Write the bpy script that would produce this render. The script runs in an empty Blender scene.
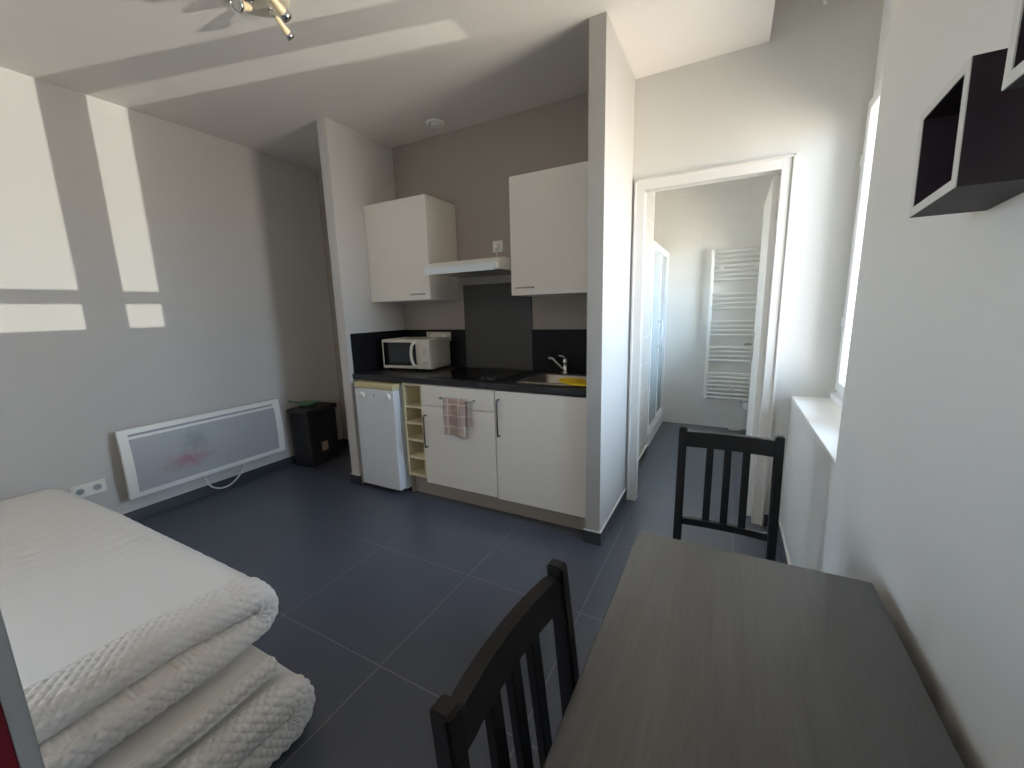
import bpy, bmesh, math, random
from mathutils import Vector, Matrix, noise
PI = math.pi
random.seed(7)
SC = bpy.context.scene
COL = SC.collection

# ------------------------------------------------------------------ helpers
def V(*a): return Vector(a)

def add_box(bm, x0, x1, y0, y1, z0, z1, bev=0.0, seg=2, mi=0):
    vs = [bm.verts.new((x, y, z)) for x in (x0, x1) for y in (y0, y1) for z in (z0, z1)]
    idx = [(0, 1, 3, 2), (4, 6, 7, 5), (0, 4, 5, 1), (2, 3, 7, 6), (0, 2, 6, 4), (1, 5, 7, 3)]
    fs = [bm.faces.new([vs[i] for i in f]) for f in idx]
    for f in fs: f.material_index = mi
    if bev > 0:
        es = list({e for f in fs for e in f.edges})
        r = bmesh.ops.bevel(bm, geom=es, offset=bev, segments=seg, profile=0.5, affect='EDGES')
        for f in r['faces']: f.material_index = mi
    return vs

def add_tube(bm, pts, r, n=12, caps=True, mi=0, radii=None, closed=False):
    pts = [Vector(p) for p in pts]
    rings = []
    m = len(pts)
    up = None
    for i, p in enumerate(pts):
        if closed: d = pts[(i + 1) % m] - pts[i - 1]
        else: d = pts[min(i + 1, m - 1)] - pts[max(i - 1, 0)]
        d.normalize()
        if up is None:
            a = Vector((0, 0, 1)) if abs(d.z) < 0.9 else Vector((1, 0, 0))
            u = d.cross(a).normalized()
        else:
            u = (up - d * up.dot(d)).normalized()
        up = u
        w = d.cross(u)
        rr = radii[i] if radii else r
        rings.append([bm.verts.new(p + u * (math.cos(2 * PI * k / n) * rr) + w * (math.sin(2 * PI * k / n) * rr)) for k in range(n)])
    for i in range(m if closed else m - 1):
        a, b = rings[i], rings[(i + 1) % m]
        for k in range(n):
            f = bm.faces.new((a[k], a[(k + 1) % n], b[(k + 1) % n], b[k])); f.material_index = mi; f.smooth = True
    if caps and not closed:
        f = bm.faces.new(list(reversed(rings[0]))); f.material_index = mi
        f = bm.faces.new(rings[-1]); f.material_index = mi

def smooth_pts(pts, n=6):
    P = [Vector(p) for p in pts]; out = []
    for i in range(len(P) - 1):
        p0, p1, p2, p3 = P[max(i - 1, 0)], P[i], P[i + 1], P[min(i + 2, len(P) - 1)]
        for k in range(n):
            t = k / n
            out.append(.5 * (2 * p1 + (p2 - p0) * t + (2 * p0 - 5 * p1 + 4 * p2 - p3) * t * t + (3 * p1 - p0 - 3 * p2 + p3) * t ** 3))
    return out + [P[-1]]

def add_lathe(bm, prof, M=None, n=32, mi=0):
    """prof: (r, z) pairs, revolved about local z and placed by M."""
    M = M or Matrix.Identity(4)
    rings = []
    for r, z in prof:
        if r < 1e-6: rings.append([bm.verts.new(M @ Vector((0, 0, z)))])
        else: rings.append([bm.verts.new(M @ Vector((r * math.cos(2 * PI * k / n), r * math.sin(2 * PI * k / n), z))) for k in range(n)])
    for a, b in zip(rings, rings[1:]):
        for k in range(n):
            k2 = (k + 1) % n
            if len(a) == 1 and len(b) == 1: continue
            if len(a) == 1: q = (a[0], b[k], b[k2])
            elif len(b) == 1: q = (a[k], b[0], a[k2])
            else: q = (a[k], b[k], b[k2], a[k2])
            f = bm.faces.new(q); f.smooth = True; f.material_index = mi

def add_prism(bm, poly, axis, a0, a1, mi=0):
    """extrude a 2D polygon along axis; poly coords are the other two axes in xyz order"""
    def P(p, a):
        if axis == 'x': return (a, p[0], p[1])
        if axis == 'y': return (p[0], a, p[1])
        return (p[0], p[1], a)
    A = [bm.verts.new(P(p, a0)) for p in poly]
    B = [bm.verts.new(P(p, a1)) for p in poly]
    n = len(poly)
    fs = [bm.faces.new(A), bm.faces.new(list(reversed(B)))]
    for i in range(n):
        fs.append(bm.faces.new((A[i], B[i], B[(i + 1) % n], A[(i + 1) % n])))
    for f in fs: f.material_index = mi
    return fs

def track(a, b, roll=0):
    """matrix placing local +z along a->b with the origin at a"""
    d = (Vector(b) - Vector(a)).normalized()
    return Matrix.Translation(a) @ d.to_track_quat('Z', 'Y').to_matrix().to_4x4()

def obj(name, bm, mat, parent=None, smooth=False, label=None):
    bmesh.ops.recalc_face_normals(bm, faces=bm.faces)
    me = bpy.data.meshes.new(name)
    bm.to_mesh(me); bm.free()
    for m in (mat if isinstance(mat, (list, tuple)) else [mat]): me.materials.append(m)
    if smooth:
        for p in me.polygons: p.use_smooth = True
    o = bpy.data.objects.new(name, me); COL.objects.link(o)
    if parent is not None:
        o.parent = parent
        M = Matrix.Translation(parent.location) if parent.type == 'EMPTY' else Matrix.Identity(4)
        o.matrix_parent_inverse = M.inverted()
    if label: o['label'] = label
    return o

def tag(o, label, cat, group=None, kind=None):
    o['label'] = label; o['category'] = cat
    if group: o['group'] = group
    if kind: o['kind'] = kind
    return o

def thing(name, label, cat, loc=(0, 0, 0), group=None):
    o = bpy.data.objects.new(name, None); COL.objects.link(o)
    o.location = loc; o.empty_display_size = 0.05
    return tag(o, label, cat, group)

def struct(name, bm, mat, label=None, parent=None):
    o = obj(name, bm, mat, parent)
    if parent is None: o['kind'] = 'structure'
    if label: o['label'] = label; o['category'] = name.split('_')[0]
    return o

def B(*boxes, bev=0.0, seg=2):
    bm = bmesh.new()
    for b in boxes: add_box(bm, *b, bev=bev, seg=seg)
    return bm

# ------------------------------------------------------------------ materials
def srgb(r, g, b):
    f = lambda c: (c / 255 / 12.92) if c / 255 <= 0.04045 else ((c / 255 + 0.055) / 1.055) ** 2.4
    return (f(r), f(g), f(b), 1)

def mat(name, col, rough=0.5, metal=0.0, spec=0.5, noise_amt=0.0, noise_scale=8.0, bump=0.0, bump_scale=60.0, coat=0.0):
    m = bpy.data.materials.new(name); m.use_nodes = True
    nt = m.node_tree; p = nt.nodes['Principled BSDF']
    p.inputs['Base Color'].default_value = col
    p.inputs['Roughness'].default_value = rough
    p.inputs['Metallic'].default_value = metal
    p.inputs['Specular IOR Level'].default_value = spec
    if coat: p.inputs['Coat Weight'].default_value = coat; p.inputs['Coat Roughness'].default_value = 0.08
    tc = nt.nodes.new('ShaderNodeTexCoord')
    if noise_amt > 0:
        n = nt.nodes.new('ShaderNodeTexNoise'); n.inputs['Scale'].default_value = noise_scale; n.inputs['Detail'].default_value = 5
        r = nt.nodes.new('ShaderNodeMapRange'); r.inputs['To Min'].default_value = 1 - noise_amt; r.inputs['To Max'].default_value = 1 + noise_amt
        mx = nt.nodes.new('ShaderNodeMix'); mx.data_type = 'RGBA'; mx.blend_type = 'MULTIPLY'; mx.inputs['Factor'].default_value = 1
        mx.inputs['A'].default_value = col
        nt.links.new(tc.outputs['Object'], n.inputs['Vector']); nt.links.new(n.outputs['Fac'], r.inputs['Value'])
        nt.links.new(r.outputs['Result'], mx.inputs['B']); nt.links.new(mx.outputs['Result'], p.inputs['Base Color'])
    if bump > 0:
        n2 = nt.nodes.new('ShaderNodeTexNoise'); n2.inputs['Scale'].default_value = bump_scale; n2.inputs['Detail'].default_value = 6
        bp = nt.nodes.new('ShaderNodeBump'); bp.inputs['Strength'].default_value = bump; bp.inputs['Distance'].default_value = 0.01
        nt.links.new(tc.outputs['Object'], n2.inputs['Vector']); nt.links.new(n2.outputs['Fac'], bp.inputs['Height'])
        nt.links.new(bp.outputs['Normal'], p.inputs['Normal'])
    return m

M_WALL = mat('wall_paint_shaded', srgb(168, 159, 150), 0.6, spec=0.3, noise_amt=0.02, noise_scale=3, bump=0.05, bump_scale=120)  # kitchen back wall: alcove shade put into the colour as a darker tone
M_LEFT = mat('wall_paint_lit', srgb(204, 200, 196), 0.6, spec=0.3, noise_amt=0.02, noise_scale=3, bump=0.05, bump_scale=120)  # left wall: lightened in colour to stand for the stronger light there
M_PART = mat('wall_paint_toned_down', srgb(178, 175, 170), 0.6, spec=0.3, noise_amt=0.015, noise_scale=3, bump=0.05, bump_scale=120)  # right partition: colour darkened to hold down the strong window light on it
M_LIGHT = mat('wall_paint_off_white', srgb(206, 204, 198), 0.6, spec=0.3, noise_amt=0.015, noise_scale=3, bump=0.05, bump_scale=120)
M_CEIL = mat('ceiling_paint', srgb(228, 222, 216), 0.7, spec=0.2, noise_amt=0.012, noise_scale=3)
M_WHITE = mat('white_gloss_paint', srgb(238, 236, 230), 0.35, noise_amt=0.01)
M_CASING = mat('casing_satin_paint', srgb(208, 203, 196), 0.4, noise_amt=0.01)
M_PVC = mat('white_pvc', srgb(242, 243, 244), 0.3, noise_amt=0.01)
M_SKIRT = mat('skirting_tile', srgb(62, 64, 70), 0.4, noise_amt=0.1, noise_scale=20)
M_GROUT = mat('grout_bead', srgb(205, 203, 196), 0.7, noise_amt=0.04)
M_CAB = mat('cabinet_white_melamine', srgb(238, 232, 223), 0.42, noise_amt=0.012, noise_scale=2)
M_CREAM = mat('cream_melamine', srgb(226, 216, 184), 0.5, noise_amt=0.02)
M_PLINTH = mat('kickboard_grey', srgb(168, 158, 148), 0.5, noise_amt=0.03)
M_COUNTER = mat('black_stone_laminate', srgb(32, 31, 35), 0.3, noise_amt=0.35, noise_scale=90, bump=0.03, bump_scale=200)
M_SPLASH = mat('black_laminate', srgb(20, 18, 23), 0.55, spec=.25, noise_amt=0.12, noise_scale=60)
M_GPANEL = mat('grey_metal_panel', srgb(78, 76, 75), 0.5, spec=.3, metal=0.0, noise_amt=0.03)
M_STEEL = mat('brushed_steel', srgb(190, 186, 180), 0.3, metal=1.0, noise_amt=0.05, noise_scale=30)
M_CHROME = mat('chrome', srgb(215, 215, 215), 0.12, metal=1.0, noise_amt=0.01)
M_DARKMETAL = mat('dark_steel_handle', srgb(92, 88, 84), 0.35, metal=0.9, noise_amt=0.03)
M_FRIDGE = mat('fridge_enamel', srgb(222, 224, 228), 0.35, noise_amt=0.012)
M_FRIDGESIDE = mat('fridge_gasket_white', srgb(226, 232, 236), 0.4, noise_amt=0.01)
M_YELLOWED = mat('yellowed_plastic', srgb(204, 190, 146), 0.45, noise_amt=0.08, noise_scale=14)
M_APPL = mat('microwave_shell', srgb(214, 205, 190), 0.4, noise_amt=0.015)
M_BLACKGLASS = mat('black_glass', srgb(14, 15, 18), 0.08, noise_amt=0.1, spec=0.6)
M_SMOKED = mat('microwave_window', srgb(40, 44, 48), 0.15, noise_amt=0.12, noise_scale=20)
M_BLACKPLASTIC = mat('black_plastic', srgb(22, 22, 25), 0.5, noise_amt=0.1, noise_scale=30)
M_BIN = mat('bin_plastic', srgb(40, 39, 43), 0.5, noise_amt=0.08, noise_scale=25)
M_GREEN = mat('green_plastic', srgb(112, 150, 122), 0.4, noise_amt=0.05)
M_STICKER = mat('paper_sticker', srgb(190, 160, 146), 0.7, noise_amt=0.12, noise_scale=60)
M_CHAIR = mat('black_brown_stain', srgb(17, 15, 16), 0.36, noise_amt=0.25, noise_scale=40, bump=0.06, bump_scale=90)
M_SHELF = mat('shelf_black_purple', srgb(36, 26, 33), 0.5, noise_amt=0.12, noise_scale=30)
M_EDGE = mat('shelf_edge_grey', srgb(190, 188, 182), 0.5, noise_amt=0.03)
M_RED = mat('dark_red_panel', srgb(112, 14, 30), 0.5, noise_amt=0.05)
M_ALU = mat('grey_edge_strip', srgb(160, 164, 167), 0.5, metal=0.0, noise_amt=0.03)
M_YCLOTH = mat('yellow_cloth', srgb(250, 212, 44), 0.85, noise_amt=0.08, noise_scale=50, bump=0.4, bump_scale=180)
M_LAMPCREAM = mat('lamp_cream_enamel', srgb(226, 205, 168), 0.35, noise_amt=0.02)
M_LAMPPLATE = mat('lamp_plate_beige', srgb(205, 197, 178), 0.35, metal=0.2, noise_amt=0.03)
M_BULB = mat('spot_lens', srgb(215, 212, 204), 0.12, noise_amt=0.03)
M_CABLE = mat('white_cable', srgb(222, 220, 214), 0.5, noise_amt=0.02)
M_EXT = mat('glint_blocker_render', srgb(214, 206, 192), 0.8, noise_amt=0.05)

def m_tiles(name, col, col2, grout, ox, oy, px, py, gw, rough, axes='xy', var=0.05, bump=0.02):
    """rectangular tiles on a plane of world/object coordinates"""
    m = bpy.data.materials.new(name); m.use_nodes = True
    nt = m.node_tree; p = nt.nodes['Principled BSDF']; L = nt.links
    tc = nt.nodes.new('ShaderNodeTexCoord'); sp = nt.nodes.new('ShaderNodeSeparateXYZ')
    L.new(tc.outputs['Object'], sp.inputs[0])
    def N(op, a, b=None):
        n = nt.nodes.new('ShaderNodeMath'); n.operation = op
        for i, q in enumerate((a, b)):
            if q is None: continue
            if isinstance(q, (int, float)): n.inputs[i].default_value = q
            else: L.new(q, n.inputs[i])
        return n.outputs[0]
    def cell(axis, o, pitch):
        v = N('DIVIDE', N('SUBTRACT', sp.outputs[axis.upper()], o), pitch)
        fr = N('FRACT', v)
        d = N('MULTIPLY', N('MINIMUM', fr, N('SUBTRACT', 1.0, fr)), pitch)
        return N('FLOOR', v), d
    ix, dx = cell(axes[0], ox, px); iy, dy = cell(axes[1], oy, py)
    g = N('LESS_THAN', N('MINIMUM', dx, dy), gw / 2)
    cb = nt.nodes.new('ShaderNodeCombineXYZ'); L.new(ix, cb.inputs[0]); L.new(iy, cb.inputs[1])
    wn = nt.nodes.new('ShaderNodeTexWhiteNoise'); L.new(cb.outputs[0], wn.inputs['Vector'])
    no = nt.nodes.new('ShaderNodeTexNoise'); no.inputs['Scale'].default_value = 5; no.inputs['Detail'].default_value = 8; L.new(tc.outputs['Object'], no.inputs['Vector'])
    f = N('ADD', N('MULTIPLY', no.outputs['Fac'], 0.8), N('MULTIPLY', wn.outputs['Value'], 0.2))
    mx = nt.nodes.new('ShaderNodeMix'); mx.data_type = 'RGBA'; mx.inputs['A'].default_value = col; mx.inputs['B'].default_value = col2; L.new(f, mx.inputs['Factor'])
    mg = nt.nodes.new('ShaderNodeMix'); mg.data_type = 'RGBA'; mg.inputs['B'].default_value = grout; L.new(g, mg.inputs['Factor']); L.new(mx.outputs['Result'], mg.inputs['A'])
    L.new(mg.outputs['Result'], p.inputs['Base Color'])
    rg = N('ADD', N('MULTIPLY', g, 0.4), N('ADD', rough - 0.06, N('MULTIPLY', no.outputs['Fac'], 0.12)))
    L.new(rg, p.inputs['Roughness']); p.inputs['Specular IOR Level'].default_value = 1.0
    bp = nt.nodes.new('ShaderNodeBump'); bp.inputs['Strength'].default_value = bump * 10; bp.inputs['Distance'].default_value = 0.002
    n3 = nt.nodes.new('ShaderNodeTexNoise'); n3.inputs['Scale'].default_value = 60; n3.inputs['Detail'].default_value = 5; L.new(tc.outputs['Object'], n3.inputs['Vector'])
    h = N('SUBTRACT', N('MULTIPLY', n3.outputs['Fac'], 0.3), g); L.new(h, bp.inputs['Height']); L.new(bp.outputs['Normal'], p.inputs['Normal'])
    return m

M_FLOOR = m_tiles('anthracite_floor_tile', srgb(62, 67, 80), srgb(80, 86, 100), srgb(124, 125, 128), -0.515, 0.94, 0.605, 0.61, 0.005, 0.335, 'xy', bump=0.015)
M_BTILE = m_tiles('white_wall_tile', srgb(232, 229, 222), srgb(238, 236, 230), srgb(218, 216, 210), -0.305, 0.17, 0.41, 0.2325, 0.005, 0.22, 'xz', bump=0.01)
M_BTILEY = m_tiles('white_wall_tile_side', srgb(232, 229, 222), srgb(238, 236, 230), srgb(218, 216, 210), 0.1, 0.17, 0.41, 0.2325, 0.005, 0.22, 'yz', bump=0.01)

def m_glass(name, tint=(0.96, 0.98, 0.98, 1), refl=0.08, haze=0.0):
    m = bpy.data.materials.new(name); m.use_nodes = True
    nt = m.node_tree; nt.nodes.remove(nt.nodes['Principled BSDF'])
    out = nt.nodes['Material Output']
    tr = nt.nodes.new('ShaderNodeBsdfTransparent'); tr.inputs['Color'].default_value = tint
    gl = nt.nodes.new('ShaderNodeBsdfGlossy'); gl.inputs['Roughness'].default_value = 0.03
    fr = nt.nodes.new('ShaderNodeFresnel'); fr.inputs['IOR'].default_value = 1.35
    mx = nt.nodes.new('ShaderNodeMixShader')
    nt.links.new(fr.outputs[0], mx.inputs[0]); nt.links.new(tr.outputs[0], mx.inputs[1]); nt.links.new(gl.outputs[0], mx.inputs[2])
    last = mx
    if haze:
        df = nt.nodes.new('ShaderNodeBsdfDiffuse'); df.inputs['Color'].default_value = (0.8, 0.84, 0.84, 1)
        m2 = nt.nodes.new('ShaderNodeMixShader'); m2.inputs[0].default_value = haze
        nt.links.new(mx.outputs[0], m2.inputs[1]); nt.links.new(df.outputs[0], m2.inputs[2]); last = m2
    nt.links.new(last.outputs[0], out.inputs['Surface'])
    return m
M_GLASS = m_glass('clear_window_glass')
M_SHOWERGLASS = m_glass('frosted_shower_glass', (0.86, 0.9, 0.89, 1), haze=0.35)

def m_wood(name):
    m = bpy.data.materials.new(name); m.use_nodes = True
    nt = m.node_tree; p = nt.nodes['Principled BSDF']; L = nt.links
    tc = nt.nodes.new('ShaderNodeTexCoord')
    mp = nt.nodes.new('ShaderNodeMapping'); mp.inputs['Scale'].default_value = (1.0, 0.06, 1.0); L.new(tc.outputs['Object'], mp.inputs['Vector'])
    n = nt.nodes.new('ShaderNodeTexNoise'); n.inputs['Scale'].default_value = 14; n.inputs['Detail'].default_value = 3; n.inputs['Distortion'].default_value = 0.4; L.new(mp.outputs[0], n.inputs['Vector'])
    mm = nt.nodes.new('ShaderNodeMath'); mm.operation = 'MULTIPLY'; mm.inputs[1].default_value = 26; L.new(n.outputs['Fac'], mm.inputs[0])
    sn = nt.nodes.new('ShaderNodeMath'); sn.operation = 'SINE'; L.new(mm.outputs[0], sn.inputs[0])
    fn = nt.nodes.new('ShaderNodeTexNoise'); fn.inputs['Scale'].default_value = 240; fn.inputs['Detail'].default_value = 4
    mp2 = nt.nodes.new('ShaderNodeMapping'); mp2.inputs['Scale'].default_value = (1, 0.03, 1); L.new(tc.outputs['Object'], mp2.inputs['Vector']); L.new(mp2.outputs[0], fn.inputs['Vector'])
    ad = nt.nodes.new('ShaderNodeMath'); ad.operation = 'MULTIPLY_ADD'; ad.inputs[1].default_value = 0.11; L.new(sn.outputs[0], ad.inputs[0]); L.new(fn.outputs['Fac'], ad.inputs[2])
    cr = nt.nodes.new('ShaderNodeValToRGB'); cr.color_ramp.elements[0].position = 0.2; cr.color_ramp.elements[1].position = 0.85
    cr.color_ramp.elements[0].color = srgb(33, 33, 32); cr.color_ramp.elements[1].color = srgb(62, 61, 60)
    L.new(ad.outputs[0], cr.inputs[0]); L.new(cr.outputs[0], p.inputs['Base Color'])
    bp = nt.nodes.new('ShaderNodeBump'); bp.inputs['Strength'].default_value = 0.35; bp.inputs['Distance'].default_value = 0.0015
    L.new(ad.outputs[0], bp.inputs['Height']); L.new(bp.outputs['Normal'], p.inputs['Normal'])
    p.inputs['Roughness'].default_value = 0.36; p.inputs['IOR'].default_value = 1.75; p.inputs['Specular IOR Level'].default_value = 0.75
    return m
M_TABLE = m_wood('black_brown_oak')

def m_mesh_panel():
    """grey perforated heater face with a reddish stain and scuffs"""
    m = mat('heater_mesh_face', srgb(176, 178, 181), 0.5, metal=0.05)
    nt = m.node_tree; p = nt.nodes['Principled BSDF']; L = nt.links
    tc = nt.nodes.new('ShaderNodeTexCoord')
    def blob(loc, sc, thr):
        mp = nt.nodes.new('ShaderNodeMapping'); mp.vector_type = 'TEXTURE'
        mp.inputs['Location'].default_value = loc; mp.inputs['Scale'].default_value = sc; L.new(tc.outputs['Object'], mp.inputs['Vector'])
        ln = nt.nodes.new('ShaderNodeVectorMath'); ln.operation = 'LENGTH'; L.new(mp.outputs[0], ln.inputs[0])
        n = nt.nodes.new('ShaderNodeTexNoise'); n.inputs['Scale'].default_value = 22; n.inputs['Detail'].default_value = 4; L.new(tc.outputs['Object'], n.inputs['Vector'])
        a = nt.nodes.new('ShaderNodeMath'); a.operation = 'MULTIPLY_ADD'; a.inputs[1].default_value = 1.3; L.new(n.outputs['Fac'], a.inputs[0]); L.new(ln.outputs['Value'], a.inputs[2])
        r = nt.nodes.new('ShaderNodeMapRange'); r.inputs['From Min'].default_value = 1.75; r.inputs['From Max'].default_value = 0.75; r.inputs['To Max'].default_value = thr; L.new(a.outputs[0], r.inputs['Value'])
        return r.outputs['Result']
    mx = nt.nodes.new('ShaderNodeMix'); mx.data_type = 'RGBA'; mx.inputs['A'].default_value = srgb(176, 178, 181); mx.inputs['B'].default_value = srgb(170, 96, 104)
    L.new(blob((-3.4, 1.36, 0.35), (0.3, 0.16, 0.075), 0.6), mx.inputs['Factor'])
    m2 = nt.nodes.new('ShaderNodeMix'); m2.data_type = 'RGBA'; m2.inputs['B'].default_value = srgb(92, 92, 94); L.new(mx.outputs['Result'], m2.inputs['A'])
    L.new(blob((-3.4, 1.42, 0.47), (0.3, 0.1, 0.09), 0.35), m2.inputs['Factor'])
    L.new(m2.outputs['Result'], p.inputs['Base Color'])
    vo = nt.nodes.new('ShaderNodeTexVoronoi'); vo.inputs['Scale'].default_value = 220; L.new(tc.outputs['Object'], vo.inputs['Vector'])
    bp = nt.nodes.new('ShaderNodeBump'); bp.inputs['Strength'].default_value = 0.3; bp.inputs['Distance'].default_value = 0.002
    L.new(vo.outputs['Distance'], bp.inputs['Height']); L.new(bp.outputs['Normal'], p.inputs['Normal'])
    return m
M_HMESH = m_mesh_panel()

def m_fabric(name, col, sc=900):
    m = mat(name, col, 0.9, spec=0.15, noise_amt=0.02, noise_scale=6)
    nt = m.node_tree; p = nt.nodes['Principled BSDF']
    p.inputs['Sheen Weight'].default_value = 0.15
    return m
M_SHEET = m_fabric('mattress_white_jersey', srgb(222, 218, 213))
M_QUILT = m_fabric('mattress_quilted_border', srgb(224, 220, 216))

def m_towel():
    m = mat('pink_beige_terry', srgb(168, 132, 122), 0.95, spec=0.1, bump=0.5, bump_scale=260)
    nt = m.node_tree; p = nt.nodes['Principled BSDF']; L = nt.links
    tc = nt.nodes.new('ShaderNodeTexCoord')
    ck = nt.nodes.new('ShaderNodeTexBrick'); ck.inputs['Scale'].default_value = 1
    mp = nt.nodes.new('ShaderNodeMapping'); mp.inputs['Rotation'].default_value = (PI / 2, 0, 0); mp.inputs['Scale'].default_value = (1, 1, 1); L.new(tc.outputs['Object'], mp.inputs['Vector']); L.new(mp.outputs[0], ck.inputs['Vector'])
    ck.inputs['Brick Width'].default_value = 0.085; ck.inputs['Row Height'].default_value = 0.075; ck.inputs['Mortar Size'].default_value = 0.006; ck.inputs['Mortar Smooth'].default_value = 0.4; ck.offset = 0
    ck.inputs['Color1'].default_value = srgb(172, 146, 138); ck.inputs['Color2'].default_value = srgb(186, 162, 152); ck.inputs['Mortar'].default_value = srgb(212, 198, 188)
    no = nt.nodes.new('ShaderNodeTexNoise'); no.inputs['Scale'].default_value = 35; L.new(tc.outputs['Object'], no.inputs['Vector'])
    mx = nt.nodes.new('ShaderNodeMix'); mx.data_type = 'RGBA'; mx.inputs['B'].default_value = srgb(206, 182, 172)
    r = nt.nodes.new('ShaderNodeMapRange'); r.inputs['From Min'].default_value = 0.5; r.inputs['From Max'].default_value = 0.7; r.inputs['To Max'].default_value = 0.6; L.new(no.outputs['Fac'], r.inputs['Value'])
    L.new(r.outputs['Result'], mx.inputs['Factor']); L.new(ck.outputs['Color'], mx.inputs['A']); L.new(mx.outputs['Result'], p.inputs['Base Color'])
    return m
M_TOWEL = m_towel()

# ------------------------------------------------------------------ measured layout (metres)
XL, XR, YB, ZC = -3.512, 0.338, 2.764, 2.6936
XW, YJ, ZS = 0.525, 1.628, 0.8244
YN, XO, ZH, CE = -2.3, 0.64, 3.1, 0.092
PL0, PL1, PLY = -2.638, -2.55, 2.124
PR0, PR1, PRY = -0.673, -0.59, 2.115
DX0, DX1, DZ = -0.514, 0.195, 2.055
WT = 0.055          # thickness of the wall with the bathroom doorway
BB = 0.075        # skirting height
YBB = 4.96        # bathroom end wall

# ------------------------------------------------------------------ room shell
struct('floor', B((XL - .1, XO, YN - .1, YBB + .1, -0.08, 0)), M_FLOOR)
Y30, Y31, Z30, Z31 = -2.2, -.8, .45, 2.45     # unseen window added in the left wall for fill light
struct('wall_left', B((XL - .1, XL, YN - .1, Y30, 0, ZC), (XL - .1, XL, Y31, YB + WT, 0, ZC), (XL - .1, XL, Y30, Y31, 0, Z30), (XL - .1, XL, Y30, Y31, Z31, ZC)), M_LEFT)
struct('wall_rear', B((XL - .1, XO, YN - .1, YN, 0, ZH)), M_LIGHT)
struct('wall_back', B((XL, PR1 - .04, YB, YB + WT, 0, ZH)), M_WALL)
struct('wall_doorway', B((PR1 - .04, DX0 - .012, YB, YB + WT, 0, ZH), (DX0 - .012, DX1 + .012, YB, YB + WT, DZ + .012, ZH), (DX1 + .012, XO, YB, YB + WT, 0, ZH)), M_LIGHT)
struct('wall_right', B((XR, XO, YN, YJ, 0, ZH), (XR, XO, YJ, YB, 0, ZS - .012), 
                       (0.60, XO, YJ, YB, ZS - .012, 0.859)), M_LIGHT)
struct('ceiling', B((XL - .1, CE, YN - .1, YB, ZC, ZH)), M_CEIL)
struct('ceiling_upper', B((XL - .1, XO, YN - .1, YBB + .1, ZH, ZH + .08)), M_CEIL)
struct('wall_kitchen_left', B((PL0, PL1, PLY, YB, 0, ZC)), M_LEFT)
struct('wall_kitchen_right', B((PR0, PR1, PRY, YB, 0, ZC)), M_PART)
struct('trim_sill', B((XR, 0.60, YJ, YB, ZS - .012, ZS), bev=0.003), M_WHITE)
struct('trim_shutter_box', B((0.545, XO, YJ, YB, 2.3035, ZH)), M_PVC)

def skirt(name, *boxes):
    bm = bmesh.new()
    for (x0, x1, y0, y1) in boxes:
        add_box(bm, x0, x1, y0, y1, 0, BB, mi=0)
        add_box(bm, x0, x1, y0, y1, BB, BB + .005, mi=1)
    return struct(name, bm, [M_SKIRT, M_GROUT])
S = 0.011
skirt('baseboard_left', (XL, XL + S, YN, YB))
skirt('baseboard_nook', (XL + S, PL0, YB - S, YB))
skirt('baseboard_partition_left', (PL0 - S, PL1 + S, PLY - S, PLY), (PL0 - S, PL0, PLY, YB - S))
skirt('baseboard_partition_right', (PR0 - S, PR1 + S, PRY - S, PRY), (PR1, PR1 + S, PRY, YB))
skirt('baseboard_right', (XR - S, XR, YN, YB), (0.26, XR - S, YB - S, YB))

# doorway casing
bm = bmesh.new()
for (x0, x1, z0, z1) in ((DX0 - .06, DX0, 0, DZ + .064), (DX1, DX1 + .06, 0, DZ + .064), (DX0, DX1, DZ, DZ + .064)):
    add_box(bm, x0, x1, YB - .014, YB + .0, z0, z1, bev=.003)
for (x0, x1, z0, z1) in ((DX0 - .06, DX0 - .048, 0, DZ + .064), (DX1 + .048, DX1 + .06, 0, DZ + .064), (DX0 - .06, DX1 + .06, DZ + .052, DZ + .064)):
    add_box(bm, x0, x1, YB - .022, YB - .013, z0, z1, bev=.002)
for (x0, x1, z0, z1) in ((DX0 - .012, DX0, 0, DZ), (DX1, DX1 + .012, 0, DZ), (DX0 - .012, DX1 + .012, DZ, DZ + .012)):
    add_box(bm, x0, x1, YB - .0145, YB + WT + .005, z0, z1, bev=.001)
    
struct('trim_doorway', bm, M_CASING)

# open bathroom door: hinged on the far edge of the right jamb
dr = bpy.data.objects.new('door_1', None); COL.objects.link(dr)
dr['kind'] = 'structure'
hx, hy = 0.2035, YB + WT + .012
dr.location = (hx, hy, 0)
dr['label'] = 'white bathroom door standing open inside the doorway'; dr['category'] = 'door'
bm = B((-.04, 0, 0, 0.715, 0.008, 2.04), bev=.003)
leaf = obj('door_leaf', bm, M_WHITE); leaf.parent = dr
bm = bmesh.new()
add_box(bm, -.047, -.0405, .635, .675, .93, 1.145, bev=.003)
add_tube(bm, [(-.046, .655, 1.06), (-.09, .655, 1.06), (-.096, .643, 1.06), (-.098, .55, 1.06)], .009, 10)
hd = obj('door_handle', bm, M_STEEL); hd.parent = dr; hd['label'] = 'brushed steel lever handle'
bm = bmesh.new()
for z in (.25, 1.05, 1.82): add_tube(bm, [(-.006, -.006, z), (-.006, -.006, z + .09)], .0055, 8)
hg = obj('hinge', bm, M_STEEL); hg.parent = dr

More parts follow.
